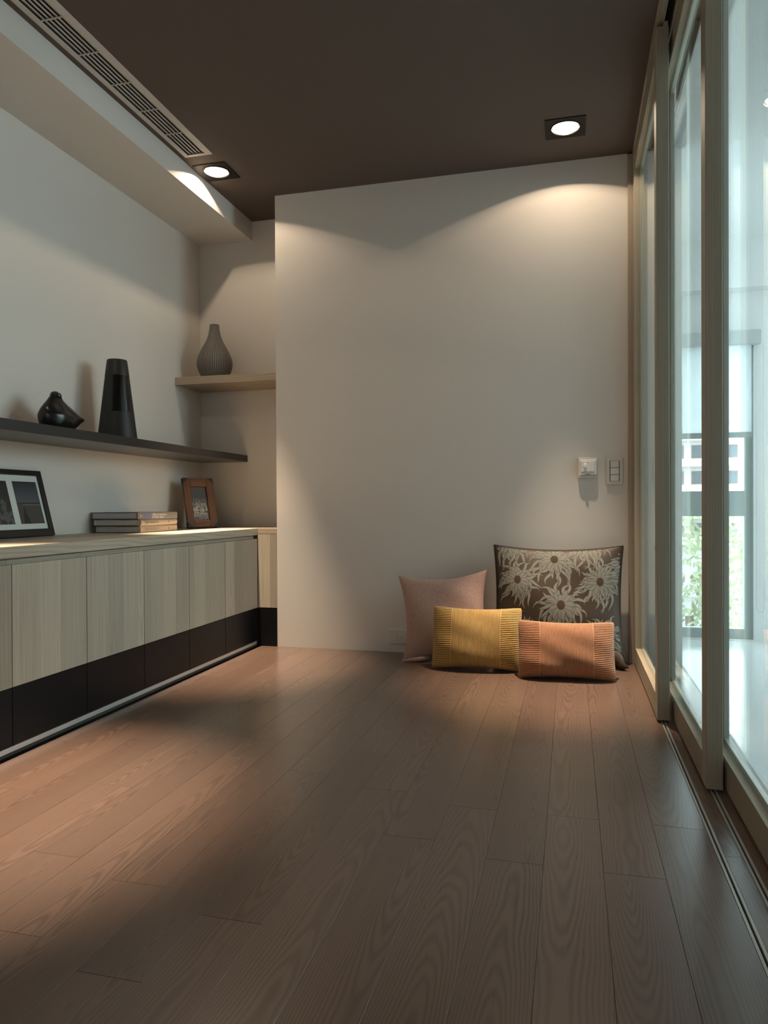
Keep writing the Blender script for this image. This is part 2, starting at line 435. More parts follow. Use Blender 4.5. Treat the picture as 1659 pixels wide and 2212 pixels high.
# ------------------------------------------------------------------ recessed downlights
M['plate'] = plain('black downlight plate', (.005, .0045, .004), .55, 0, .2)
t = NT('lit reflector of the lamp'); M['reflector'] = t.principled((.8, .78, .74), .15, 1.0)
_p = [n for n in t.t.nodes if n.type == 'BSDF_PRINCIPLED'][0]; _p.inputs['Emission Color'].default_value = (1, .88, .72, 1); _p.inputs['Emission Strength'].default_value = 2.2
def spot(name, loc, size, blend, power, col, rad, parent, aim=(0, 0)):
    l = bpy.data.lights.new(name, 'SPOT'); l.spot_size = R(size); l.spot_blend = blend; l.energy = power; l.color = col; l.shadow_soft_size = rad
    lo = bpy.data.objects.new(name, l); COL.objects.link(lo); lo.location = loc; lo.parent = parent; lo.rotation_euler = (R(aim[0]), R(aim[1]), 0)
def downlight(x, y, label, beam=1.0, aim=(0, 0)):
    o = thing('downlight', label, 'ceiling light', (x, y, H), 'square recessed downlights')
    s, r = .086, .060
    # plate with a round hole
    N = 48; vs, fs = [], []
    for z in (-.004, 0.0):
        for i in range(N):
            a = 2*math.pi*i/N; ca, sa = math.cos(a), math.sin(a); k = s/max(abs(ca), abs(sa))
            vs.append((ca*k, sa*k, z)); vs.append((ca*r, sa*r, z))
    for i in range(N):
        j = (i+1) % N; a, b_, c, d = 2*i, 2*j, 2*j+1, 2*i+1
        fs.append((a, b_, c, d)); fs.append((a+2*N, d+2*N, c+2*N, b_+2*N)); fs.append((a, a+2*N, b_+2*N, b_)); fs.append((d, c, c+2*N, d+2*N))
    part('plate', B().faces(vs, fs), M['plate'], o)
    part('trim_ring', B().lathe([(.0665, -.0040), (.0655, -.0062), (.0630, -.0066), (.0605, -.0045)], 48), M['plate'], o, 'all')
    part('inner_ring', B().lathe([(.0600, .004), (.0560, .0025), (.0540, .004), (.0540, .009)], 48), M['white'], o, 'all')
    part('reflector', B().lathe([(.0600, .0005), (.0600, .004), (.0590, .020), (.056, .036), (.048, .052), (.034, .064), (.012, .070), (.0, .0705)], 48), M['reflector'], o, 'all')
    part('lamp', B().lathe([(0, .030), (.008, .030), (.013, .034), (.014, .042), (.010, .056), (.004, .064)], 24), M['lamp'], o, 'all')
    warm = (1.0, .775, .56)
    spot('spill_light', (0, 0, .021), 137, .05, SPILL_POWER, warm, .009, o)
    spot('beam_light', (0, 0, .022), 36, 1.0, BEAM_POWER*beam, warm, .012, o, aim)
    return o
downlight(*LAMPS[0], 'black square downlight beside the end of the slotted vent', 1.3, (-2, -2))
downlight(*LAMPS[1], 'black square downlight at the right, above the cushions', 1.0, (-4, 0))
downlight(*LAMPS[2], 'black square downlight above the frame of the photo, near the vent', 1.35, (-2, -6))

# ------------------------------------------------------------------ wall controls on the partition
def wall_thing(name, label, cat, xc, zc): return thing(name, label, cat, (xc, YP, zc))
M['plate_w'] = plain('ivory switch plastic', (.60, .57, .52), .3)
M['key'] = plain('pale rocker plastic', (.63, .61, .57), .25)
o = wall_thing('light_switch', 'ivory triple rocker switch plate nearest the glass doors', 'switch', .2015, .907)
part('plate', B().box(-.0375, .0375, -.009, -.0002, -.0635, .0635, .0022), M['plate_w'], o)
part('key_bed', B().box(-.0225, .0225, -.0096, -.008, -.0485, .0485), M['dark'], o)
for k, (tz, z) in enumerate(((3, .0325), (-4, 0), (3, -.0325))):
    m = Matrix.Translation((0, -.0105, z)) @ Matrix.Rotation(R(tz), 4, 'X')
    part('rocker', B().box(-.0195, .0195, -.003, .003, -.0152, .0152, .001, m), M['key'], o)
o = wall_thing('thermostat', 'square white thermostat box left of the rocker switch', 'thermostat', .079, .9255)
part('back_plate', B().box(-.0445, .0445, -.008, -.0002, -.0485, .0485, .002), M['white'], o)
part('housing', B().box(-.0395, .0395, -.022, -.008, -.037, .0385, .003), M['white'], o)
part('face', B().box(-.031, .031, -.027, -.022, -.020, .030, .0015), M['white'], o)
kb = B().lathe([(0, .036), (.0052, .036), (.0066, .034), (.0066, .026)], 20, Matrix.Rotation(R(90), 4, 'X'))
bmesh.ops.scale(kb.bm, vec=(1, 1, 1.7), verts=kb.bm.verts); bmesh.ops.translate(kb.bm, vec=(-.0125, 0, .008), verts=kb.bm.verts)
part('slide_knob', kb, M['white'], o, True)
part('slot', B().box(-.010, .010, -.0225, -.0215, -.0325, -.0300), M['dark'], o)
part('indicator', B().box(-.0015, .0015, -.0274, -.0268, .0235, .0265), M['dark'], o)
part('lip', B().box(-.0430, .0430, -.015, -.008, -.0475, -.0385, .0012), M['white'], o)
o = wall_thing('wall_outlet', 'low ivory three-gang socket plate beside the pink cushion', 'outlet', -.834, .0805)
part('plate', B().box(-.066, .066, -.009, -.0002, -.0365, .0365, .0022), M['plate_w'], o)
for k in (-1, 0, 1):
    q = part('socket', B().box(k*.0252-.0120, k*.0252+.0120, -.0102, -.009, -.0195, .0185, .0005), M['key'], o)
    part('hole', B().box(k*.0252-.0048, k*.0252+.0048, -.0106, -.0101, -.0125, -.0010), M['plate_w'], q)
    part('slit', B().box(k*.0252-.0044, k*.0252-.0030, -.0109, -.0105, -.0115, -.0025).box(k*.0252-.0030, k*.0252+.0044, -.0109, -.0105, -.0035, -.0022), M['dark'], q)

# ------------------------------------------------------------------ ornaments on the shelves
# black cone vase
M['blk_matte'] = plain('matte black stoneware', (.016, .016, .015), .48, spec=.4)
M['blk_gloss'] = plain('black glaze', (.006, .006, .006), .13, spec=.5)
zb = 1.046
o = thing('cone_vase', 'tall black tapering vase standing on the black shelf', 'vase', (-1.972, 2.862, zb))
h, rb, rt = .362, .086, .0435
rr = lambda z: rb+(rt-rb)*z/h
zg = h*.80
part('body', B().lathe([(0, .001), (rb-.003, .001), (rb, .004), (rr(.05), .05), (rr(zg), zg)], 64), M['blk_matte'], o, True)
part('collar', B().lathe([(rr(zg)+.0006, zg), (rr(h)+.0002, h-.004), (rr(h)-.002, h), (rr(h)-.006, h-.002), (rr(h)-.008, h-.03), (rr(.3), .1), (0, .09)], 64), M['blk_matte'], o, True)
gb = B(); vs, fs = [], []
for j in range(13):
    z = zg-.001-j*.0135
    for i in range(17):
        a = R(-98+i*6.0); r = rr(z)+.0009
        vs.append((r*math.cos(a), r*math.sin(a), z))
for j in range(12):
    for i in range(16): fs.append((j*17+i, j*17+i+1, (j+1)*17+i+1, (j+1)*17+i))
q = part('glazed_panel', gb.faces(vs, fs), M['blk_gloss'], o, 'all'); q['label'] = 'glossy glazed window below the collar'

# black bird figure: outline inflated to a rounded body
o = thing('bird_figurine', 'small plump black bird ornament with pointed tail on the black shelf', 'ornament', (-1.975, 2.46, zb))
out = [(2.622, 1.109), (2.596, 1.090), (2.562, 1.065), (2.532, 1.046), (2.480, 1.046), (2.418, 1.046), (2.400, 1.058), (2.389, 1.083), (2.385, 1.110), (2.390, 1.134), (2.402, 1.152),
       (2.418, 1.170), (2.432, 1.187), (2.444, 1.200), (2.460, 1.2075), (2.478, 1.2055), (2.490, 1.195), (2.4885, 1.1865), (2.505, 1.175), (2.530, 1.160), (2.560, 1.144), (2.592, 1.126)]
def inflate(out, cx, cy, T, rings=10, sub=5, ex=.5):
    # closed outline smoothed with Catmull-Rom, then domed on both sides
    P = [Vector((0, y-2.46, z-zb)) for y, z in out]; n = len(P); pts = []
    for i in range(n):
        p0, p1, p2, p3 = P[i-1], P[i], P[(i+1) % n], P[(i+2) % n]
        for k in range(sub):
            u = k/sub
            pts.append(.5*((2*p1)+(-p0+p2)*u+(2*p0-5*p1+4*p2-p3)*u*u+(-p0+3*p1-3*p2+p3)*u**3))
    for p in pts: p.z = max(p.z, .0008)
    c = Vector((0, cx-2.46, cy-zb)); m = len(pts); vs, fs = [], []
    for sgn in (1, -1):
        st = len(vs)
        for r in range(1, rings+1):
            s = math.sin(r/rings*math.pi/2)
            for p in pts:
                q = c+(p-c)*s; q.x = sgn*T*(max(0, 1-s*s))**ex*(1-.62*min(1, max(0, (q.z-.065)/.075))); vs.append(tuple(q))
        vs.append((sgn*T, c.y, c.z)); ci = len(vs)-1
        for i in range(m):
            fs.append((st+i, st+(i+1) % m, ci))
        for r in range(rings-1):
            for i in range(m):
                k = (i+1) % m; fs.append((st+r*m+i, st+r*m+k, st+(r+1)*m+k, st+(r+1)*m+i))
    return vs, fs
b = B(); vs, fs = inflate(out, 2.460, 1.108, .056); b.faces(vs, fs); bmesh.ops.remove_doubles(b.bm, verts=b.bm.verts, dist=1e-5)
M['blk_satin'] = plain('satin black ceramic', (.008, .008, .008), .26, spec=.5)
part('body', b, M['blk_satin'], o, 'all')
hd_ = B(); t = bmesh.new(); bmesh.ops.create_uvsphere(t, u_segments=24, v_segments=14, radius=1)
for v in t.verts:
    y, z = v.co.y, v.co.z
    v.co = Vector((v.co.x*.023, y*.025, z*.017))
    if y > 0: v.co.x *= 1-.35*y
hd_.add(t, Matrix.Translation((0, .0055, .1435)) @ Matrix.Rotation(R(-22), 4, 'X'))
part('head', hd_, M['blk_satin'], o, 'all')

# ribbed grey vase
t = NT('grey ribbed stoneware'); X, Y, Z = t.sep(t.objco())
ang = t.math('ARCTAN2', Y, X)
st = t.math('MULTIPLY_ADD', t.math('COSINE', t.math('MULTIPLY', ang, 60)), .5, .5)
nz = t.noise(t.objco(), 60, 3)
st = t.math('POWER', st, 2.4)
cc = t.mix(t.math('MULTIPLY', st, t.math('MULTIPLY_ADD', nz, .6, .6), clamp=True), (.080, .074, .066), (.36, .33, .29))
M['ribbed'] = t.principled(cc, .6, 0, .3)
o = thing('ribbed_vase', 'grey bottle vase with fine vertical ribs on the oak shelf', 'vase', (-1.945, 3.735, 1.465))
prof = [(0, .001), (.058, .001), (.068, .008), (.0850, .036), (.0965, .070), (.0985, .095), (.0940, .120), (.0830, .148), (.0660, .182), (.0480, .214), (.0360, .245), (.0290, .278), (.0262, .300), (.0255, .3065)]
# smooth the profile
pp = []
for i in range(len(prof)-1):
    p0 = prof[max(i-1, 0)]; p1 = prof[i]; p2 = prof[i+1]; p3 = prof[min(i+2, len(prof)-1)]
    for k in range(4):
        u = k/4; f = lambda a, b_, c, d: .5*(2*b_+(c-a)*u+(2*a-5*b_+4*c-d)*u*u+(-a+3*b_-3*c+d)*u**3)
        pp.append((max(0, f(p0[0], p1[0], p2[0], p3[0])), max(.001, f(p0[1], p1[1], p2[1], p3[1]))))
pp.append(prof[-1])
b = B().lathe(pp, 480, None, .011, 60)
part('body', b, M['ribbed'], o, 'all')
part('rim', B().lathe([(.0262, .3050), (.0262, .3080), (.0235, .3090), (.0215, .3070), (.0210, .28), (.030, .22), (0, .2)], 48), plain('dark vase rim', (.06, .053, .048), .6), o, True)

# ------------------------------------------------------------------ picture frames and books on the counter
# big black frame leaning on the wall; local x runs along +Y, local z up the face, local -y is the front
def photo_beach():
    t = NT('grey beach photograph'); u, _, v = t.sep(t.objco())   # u across, v up, metres from the photo's lower left
    un = t.math('DIVIDE', u, .128); vn = t.math('DIVIDE', v, .172)
    sky = t.ramp(vn, [(.48, (.075, .085, .10)), (.75, (.050, .058, .070)), (1, (.020, .024, .028))])
    nz = t.noise(t.vec(t.math('MULTIPLY', un, 16), t.math('MULTIPLY', vn, 34), 0), 1.0, 4)
    sand = t.mix(nz, (.020, .019, .018), (.085, .080, .076))
    foam = t.math('MULTIPLY', t.math('LESS_THAN', t.math('ABSOLUTE', t.math('SUBTRACT', vn, t.math('MULTIPLY_ADD', t.noise(t.vec(t.math('MULTIPLY', un, 14), 0, 0), 1.0), .02, .435))), .010), t.math('GREATER_THAN', un, .22))
    sea = t.math('LESS_THAN', t.math('ABSOLUTE', t.math('SUBTRACT', vn, .485)), .008)
    low = t.math('LESS_THAN', vn, .49)
    c = t.mix(low, sky, sand); c = t.mix(foam, c, (.16, .15, .14)); c = t.mix(sea, c, (.008, .008, .008))
    # long shadow of a standing figure lying on the sand
    wd = t.math('MULTIPLY_ADD', t.math('SUBTRACT', .345, vn), .36, .025)
    fig = t.math('MULTIPLY', t.math('LESS_THAN', t.math('ABSOLUTE', t.math('SUBTRACT', un, t.math('MULTIPLY_ADD', vn, -.05, .27))), wd), t.math('LESS_THAN', vn, .345))
    hx = t.math('SUBTRACT', un, .255); hy = t.math('MULTIPLY', t.math('SUBTRACT', vn, .365), 1.34)
    head = t.math('LESS_THAN', t.math('ADD', t.math('MULTIPLY', hx, hx), t.math('MULTIPLY', hy, hy)), .0009)
    c = t.mix(t.math('MAXIMUM', fig, head), c, (.010, .010, .009))
    return t.principled(c, .35)
def photo_water():
    t = NT('dark river photograph'); u, _, v = t.sep(t.objco())
    un = t.math('DIVIDE', u, .128); vn = t.math('DIVIDE', v, .172)
    nz = t.noise(t.vec(t.math('MULTIPLY', un, 5), t.math('MULTIPLY', vn, 5), 3), 1.0, 5, .7)
    n2 = t.noise(t.vec(t.math('MULTIPLY', un, 26), t.math('MULTIPLY', vn, 8), 7), 1.0, 3, .6)
    a = t.math('GREATER_THAN', nz, t.math('MULTIPLY_ADD', t.math('ABSOLUTE', t.math('SUBTRACT', vn, .25)), .34, .46))
    c = t.mix(a, t.mix(n2, (.006, .007, .007), (.035, .034, .031)), t.mix(n2, (.05, .052, .052), (.13, .13, .13)))
    return t.principled(c, .35)
ang = math.asin(.070/.270)
big = thing('photo_frame', 'wide black frame with two photographs leaning on the wall', 'picture frame', (-2.034, 2.528, ZCT+.0045))
big.rotation_euler = (-ang, 0, R(90))   # local x -> world +Y, local y -> world -X (back), leaning towards the wall
M['blk_frame'] = plain('black painted frame', (.008, .008, .008), .32)
W_, Hh = .52, .270; fwid, fb_ = .021, .029
th = .0165
part('frame_bar', B().box(-W_, 0, 0, th, 0, fb_, .001), M['blk_frame'], big)
part('frame_bar', B().box(-W_, 0, 0, th, Hh-fwid, Hh, .001), M['blk_frame'], big)
part('frame_bar', B().box(-.022, 0, 0, th, fb_, Hh-fwid, .001), M['blk_frame'], big)
part('frame_bar', B().box(-W_, -W_+.022, 0, th, fb_, Hh-fwid, .001), M['blk_frame'], big)
M['mat'] = plain('white passe-partout', (.60, .62, .58), .7)
part('mount', B().box(-W_+.02, -.02, .0078, .012, fb_-.002, Hh-fwid+.002), M['mat'], big)
for x0, pm_ in ((-.164, photo_beach()), (-.164-.160, photo_water()), (-.158-.326, photo_beach())):
    if x0 < -W_+.03: continue
    q = part('photograph', B().box(0, .128, -.0006, .0006, 0, .172), pm_, big); q.location = (x0, .0074, .052)

# small rustic frame with stand
A = (-1.977, 3.49); th_ = R(52); lean = R(16.5)
M['rustic'] = wood('rustic brown timber', 'Z', (.22, .095, .040), (.050, .022, .012), ring=.006, amount=.8, tint=.1, rough=.5, pores=.6, bump=.8, depth=(.01, .05), streak=.5)
M['rustic_x'] = wood('rustic brown timber across', 'X', (.22, .095, .040), (.050, .022, .012), ring=.006, amount=.8, tint=.1, rough=.5, pores=.6, bump=.8, depth=(.01, .05), streak=.5)
M['iron'] = plain('dark iron corner', (.035, .028, .024), .6, .3)
fr = thing('photo_frame', 'small rustic brown wooden frame on its stand beside the books', 'picture frame', (A[0], A[1], ZCT+.0066))
fr.rotation_euler = (-lean, 0, th_); fr.rotation_mode = 'XYZ'
W_, Hh, th, bw = .170, .278, .020, .040
part('side_bar', B().box(0, bw, 0, th, 0, Hh, .0025), M['rustic'], fr)
part('side_bar', B().box(W_-bw, W_, 0, th, 0, Hh, .0025), M['rustic'], fr)
part('cross_bar', B().box(bw, W_-bw, .0005, th, 0, bw+.002, .002), M['rustic_x'], fr)
part('cross_bar', B().box(bw, W_-bw, .0005, th, Hh-bw-.006, Hh, .002), M['rustic_x'], fr)
for cx, cz, sx, sz in ((0, 0, 1, 1), (W_, 0, -1, 1), (0, Hh, 1, -1), (W_, Hh, -1, -1)):
    k = .030; e = .0012
    tri = [(cx-sx*e, -.0012, cz-sz*e), (cx+sx*k, -.0012, cz-sz*e), (cx-sx*e, -.0012, cz+sz*k)]
    bk = [(p[0], th+.001, p[2]) for p in tri]
    part('corner_iron', B().faces(tri+bk, [(0, 1, 2), (3, 5, 4), (0, 3, 4, 1), (0, 2, 5, 3), (1, 4, 5, 2)]), M['iron'], fr)
t = NT('dark foamy photograph'); u, _, v = t.sep(t.objco())
nz = t.noise(t.objco(), 90, 5, .75); n2 = t.noise(t.objco(), 14, 3)
band = t.math('SUBTRACT', 1.0, t.math('ABSOLUTE', t.math('MULTIPLY', t.math('SUBTRACT', v, .055), 13)), clamp=True)
f = t.math('MULTIPLY', t.ramp(t.math('ADD', nz, t.math('MULTIPLY', n2, .25)), [(.56, (0, 0, 0)), (.68, (1, 1, 1))]), band)
M['foam'] = t.principled(t.mix(f, (.018, .015, .012), (.55, .48, .40)), .3)
q = part('photograph', B().box(0, W_-2*bw+.004, -.0006, .0006, 0, Hh-2*bw+.0), M['foam'], fr); q.location = (bw-.002, .011, bw-.001)
part('backing', B().box(.006, W_-.006, th-.003, th+.002, .006, Hh-.006), M['black_panel'], fr)
M['strut'] = plain('black card strut', (.012, .011, .010), .6)
hz = .135
sb = B()
p_top = Vector((W_/2, th+.002, hz)); 
# strut foot reaches the counter: find the local point below/behind
foot_y = th+.002+.112
foot_z = (foot_y*math.sin(lean)-.0056)/math.cos(lean)
sb.faces([(W_*.5-.03, th+.002, hz+.02), (W_*.5+.03, th+.002, hz+.02), (W_*.5+.03, foot_y, foot_z+.001), (W_*.5-.03, foot_y, foot_z+.001),
          (W_*.5-.03, th+.005, hz+.023), (W_*.5+.03, th+.005, hz+.023), (W_*.5+.03, foot_y+.004, foot_z+.003), (W_*.5-.03, foot_y+.004, foot_z+.003)],
         [(0, 1, 2, 3), (7, 6, 5, 4), (0, 4, 5, 1), (1, 5, 6, 2), (2, 6, 7, 3), (3, 7, 4, 0)])
part('strut', sb, M['strut'], fr)

# books
def text_obj(body, size, parent, loc, rot, mat, sx=1.0, name='lettering'):
    c = bpy.data.curves.new(name, 'FONT'); c.body = body; c.size = size; c.extrude = .0001; c.align_x = 'LEFT'; c.align_y = 'CENTER'; c.materials.append(mat)
    tmp = bpy.data.objects.new(name, c); COL.objects.link(tmp)
    dg = bpy.context.evaluated_depsgraph_get(); me = bpy.data.meshes.new_from_object(tmp.evaluated_get(dg))
    bpy.data.objects.remove(tmp); bpy.data.curves.remove(c)
    o = link(name, me, parent, loc); o.rotation_euler = rot; o.scale = (sx, 1, 1)
    return o
M['page'] = plain('pale page block', (.60, .58, .55), .8, mottled=.08, scale=40)
def book(label, z0, hh, Lsp, Wd, x, y, rz, cover, spine, wavy, round_sp):
    o = thing('book', label, 'book', (x, y, z0), 'large books stacked on the counter'); o.rotation_euler = (0, 0, R(rz))
    # local: spine at x=0 facing +x, from y=0 to y=Lsp; pages towards -x
    ct = .0026
    part('pages', B().box(-Wd+.006, -.006, .006, Lsp-.006, ct, hh-ct), M['page'], o)
    for zz, nm in ((0, 'cover'), (hh-ct, 'cover')):
        nx, ny = 24, 6; vs, fs = [], []
        for k in (0, 1):
            for i in range(nx+1):
                for j in range(ny+1):
                    xx = -Wd*i/nx; yy = Lsp*j/ny
                    wv = wavy*math.sin(xx*45+zz*300)*(1-j/ny)*min(1, (-xx)/.05)*min(1, (Wd+xx)/.03+.3)
                    vs.append((xx, yy, zz+k*ct+(wv if zz else 0)))
        N = (nx+1)*(ny+1)
        for i in range(nx):
            for j in range(ny):
                a = i*(ny+1)+j; fs.append((a, a+1, a+ny+2, a+ny+1)); fs.append((N+a, N+a+ny+1, N+a+ny+2, N+a+1))
        for i in range(nx):
            for j in (0, ny):
                a = i*(ny+1)+j; fs.append((a, a+ny+1, N+a+ny+1, N+a))
        for j in range(ny):
            for i in (0, nx):
                a = i*(ny+1)+j; fs.append((a, a+1, N+a+1, N+a))
        part(nm, B().faces(vs, fs), cover, o)
    sb = B(); pr = []
    for i in range(9):
        a = -math.pi/2+math.pi*i/8
        pr.append((round_sp*math.cos(a), hh/2+hh/2*math.sin(a)))
    vs = [(p[0]+.0005, yy, p[1]) for yy in (0, Lsp) for p in pr]+[(-.006, yy, zz) for yy in (0, Lsp) for zz in (0, hh)]
    fs = [(i, i+1, 9+i+1, 9+i) for i in range(8)]+[tuple(range(8, -1, -1))+(18, 19)[::1], tuple(range(9, 18))+(21, 20)]
    sb.faces(vs, fs)
    part('spine', sb, spine, o, True)
    return o
C_grey = plain('warm grey book jacket', (.19, .165, .15), .5); C_blue = plain('deep blue book cover', (.022, .085, .27), .4)
C_tan = plain('tan book jacket', (.40, .31, .22), .5); C_dark = plain('brown book cover', (.045, .036, .030), .6)
T_white = plain('white print', (.75, .72, .68), .6); T_blue = plain('blue print', (.10, .13, .42), .6); T_faint = plain('faint brown print', (.27, .205, .145), .6); T_red = plain('red print', (.55, .03, .02), .5)
bx, by = -1.868, 2.868; bh = .0303
RX = (R(90), 0, R(90))
k1 = book('tan book at the bottom of the stack on the counter', ZCT+.0003, bh, .325, .232, bx, by+.002, 1.5, C_dark, C_tan, .0004, .004)
k2 = book('tan rounded book in the middle of the stack', ZCT+.0006+bh, bh, .330, .236, bx, by-.002, 2.6, C_dark, C_tan, .0006, .010)
k3 = book('grey and blue book lying on top of the stack', ZCT+.0010+2*bh, bh+.001, .325, .244, bx-.003, by-.010, -1.0, C_blue, C_grey, .0011, .0012)
text_obj('Office+Institution', .0148, k3, (.0024, .112, bh*.67), RX, T_white, 1.1)
text_obj('& Public Space', .0148, k3, (.0024, .112, bh*.30), RX, T_white, 1.1)
part('blue_ring', B().lathe([(.0125, 0), (.0125, .0004), (.0062, .0004), (.0062, 0)], 32, Matrix.Translation((.0020, .079, bh*.5)) @ Matrix.Rotation(R(90), 4, 'Y')), T_blue, k3)
part('blue_bar', B().box(.0020, .0025, .0495, .0535, .004, .027), T_blue, k3)
part('small_mark', B().box(.0020, .0024, .0185, .0255, .0165, .0190).box(.0020, .0024, .0185, .0255, .0105, .0130).box(.0020, .0024, .0210, .0230, .0105, .0190), T_white, k3)
for kk, rs in ((k1, .0048), (k2, .0108)):
    text_obj('2000+ANNUAL', .019, kk, (rs, .030, bh*.50), RX, T_faint, 1.0)
    part('red_dot', B().lathe([(0, .0003), (.0042, .0003), (.0042, 0)], 16, Matrix.Translation((rs, .247, bh*.5)) @ Matrix.Rotation(R(90), 4, 'Y')), T_red, kk)

# ------------------------------------------------------------------ cushions
def cushion_fn(w, h, t, cx=.10, cz=.10, p=.55, fat=.0, seed=0, wr=.004, rc=0):
    rnd = random.Random(seed); ws = [(rnd.uniform(2, 6), rnd.uniform(2, 6), rnd.uniform(0, 6.3), rnd.uniform(.3, 1)) for _ in range(5)]
    def f(u, v, side):
        x = w/2*u*(1-cx*(1-v*v)*abs(u)**1.5); z = h/2*v*(1-cz*(1-u*u)*abs(v)**1.5)
        k = rc*(u*u*v*v)**5; x *= 1-k; z *= 1-k*w/h*.8
        e = max(0, (1-abs(u)**2.6))*max(0, (1-abs(v)**2.6))
        d = t/2*(e**p)*(1-fat*v)
        wz = sum(a*math.sin(k*u+l*v*1.3+ph) for k, l, ph, a in ws)*wr*(e**.4)*.4
        return Vector((x, side*d+wz, h/2+z))
    return f
def grid(fn, us, vs_, b, flip=False):
    V, F = [], []
    for v in vs_:
        for u in us: V.append(tuple(fn(u, v)))
    n = len(us)
    for j in range(len(vs_)-1):
        for i in range(n-1): F.append((j*n+i, j*n+i+1, (j+1)*n+i+1, (j+1)*n+i))
    b.faces(V, F); return b
lin = lambda a, b_, n: [a+(b_-a)*i/n for i in range(n+1)]
def ease(n):   # denser near the edges
    return [math.sin(math.pi/2*x) for x in lin(-1, 1, n)]

# woven / ribbed cloth materials
def linen(name, c1, c2, scale=420):
    t = NT(name); X, Y, Z = t.sep(t.objco())
    wa = t.math('SINE', t.math('ADD', t.math('MULTIPLY', X, scale*2), t.math('MULTIPLY', t.noise(t.objco(), 70), 5)))
    wb = t.math('SINE', t.math('ADD', t.math('MULTIPLY', Z, scale*2), t.math('MULTIPLY', t.noise(t.objco(), 60), 5)))
    wv = t.math('MULTIPLY_ADD', t.math('MULTIPLY', wa, wb), .5, .5)
    n = t.noise(t.objco(), 260, 3, .7); n2 = t.noise(t.objco(), 6, 3)
    f = t.math('ADD', t.math('MULTIPLY', wv, .45), t.math('MULTIPLY', n, .75))
    c = t.mix(t.ramp(f, [(.38, (0, 0, 0)), (.74, (1, 1, 1))]), c2, c1)
    return t.principled(c, .9, 0, .15, t.bump(f, .6, .0012), sheen=.2)
def cord(name, col, dark):
    t = NT(name); X, Y, Z = t.sep(t.objco()); n = t.noise(t.objco(), 300, 3, .6)
    tw = t.math('MULTIPLY_ADD', t.math('SINE', t.math('MULTIPLY', t.math('ADD', t.math('ADD', X, Z), t.math('MULTIPLY', Y, .7)), 1500)), .5, .5)
    f = t.math('ADD', t.math('MULTIPLY', n, .7), t.math('MULTIPLY', tw, .35), clamp=True)
    return t.principled(t.mix(f, dark, col), .85, 0, .15, t.bump(f, .5, .001), sheen=.25)

def ribbed_cushion(name_label, loc, rot, w, h, t, col, dark, panel, ncr, nsr, seed):
    o = thing('cushion', name_label, 'cushion', loc, 'cushions on the floor against the wall'); o.rotation_euler = rot
    f = cushion_fn(w, h, t, .03, .10, .5, .12, seed, .005, .030)
    A = .0046; mt = cord(name_label.split()[1]+' cord cloth', col, dark)
    def fr_c(u, v):
        e = min(1, (1-abs(v))*14)
        p = f(u, v, -1); k = (u/panel*.5+.5)*ncr
        p.y -= A*e*(abs(math.sin(math.pi*k))**.45); return p
    us = lin(-panel, panel, ncr*8); vs_ = ease(44)
    groove_shade = plain(name_label.split()[1]+' groove shade painted between cords', tuple(c*.6 for c in dark), .95, spec=.1)  # shade in the grooves painted as a darker second colour
    def paint_grooves(ob, per_row, along_u):
        me = ob.data; me.materials.append(groove_shade)
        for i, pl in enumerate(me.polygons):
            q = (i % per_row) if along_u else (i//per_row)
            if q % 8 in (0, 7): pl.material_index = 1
    paint_grooves(part('centre_panel', grid(fr_c, us, vs_, B()), mt, o, 'all'), ncr*8, True)
    for s in (-1, 1):
        def fr_s(u, v, s=s):
            e = min(1, (1-abs(u))*9)*min(1, (1-abs(v))*14)
            k = (v*.5+.5)*nsr
            p = f(u, v, -1); p.y -= A*e*(abs(math.sin(math.pi*k))**.45); return p
        uu = [s*x for x in [panel+(1-panel)*math.sin(math.pi/2*i/14) for i in range(15)]]
        paint_grooves(part('side_panel', grid(fr_s, uu, lin(-1, 1, nsr*8), B()), mt, o, 'all'), 14, False)
        part('seam_cord', B().tube([f(s*panel, v, -1)+Vector((0, -.0012, 0)) for v in lin(-.985, .985, 40)], .0026, 6), mt, o, 'all')
    part('back_panel', grid(lambda u, v: f(u, v, 1), ease(40), ease(28), B()), mt, o, 'all')
    return o

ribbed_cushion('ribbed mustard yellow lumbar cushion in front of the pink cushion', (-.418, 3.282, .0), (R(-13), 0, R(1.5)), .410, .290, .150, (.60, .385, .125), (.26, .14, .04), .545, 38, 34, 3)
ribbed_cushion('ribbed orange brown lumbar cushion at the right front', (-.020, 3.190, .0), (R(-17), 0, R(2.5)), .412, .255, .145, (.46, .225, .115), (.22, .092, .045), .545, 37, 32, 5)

# pink linen cushion
o = thing('cushion', 'dusty pink linen cushion leaning on the wall by the outlet', 'cushion', (-.575, 3.432, 0), 'cushions on the floor against the wall')
o.rotation_euler = (R(-11), R(-4.5), R(3))
f = cushion_fn(.44, .43, .125, .14, .16, .62, .25, 11, .007)
mp = linen('pink linen', (.58, .385, .325), (.20, .108, .085), 900)
part('front_panel', grid(lambda u, v: f(u, v, -1), ease(48), ease(48), B()), mp, o, 'all')
part('back_panel', grid(lambda u, v: f(u, v, 1), ease(30), ease(30), B()), mp, o, 'all')
# folded ear at the lower left
eb = B()
eb.tube([(-.225, -.006, .016), (-.205, -.018, .016), (-.165, -.026, .020), (-.120, -.020, .030), (-.09, -.005, .04)], [.002, .013, .022, .026, .022], 14)
for v in eb.bm.verts: v.co.z = .010+(v.co.z-.010)*.5
part('folded_corner', eb, mp, o, 'all')

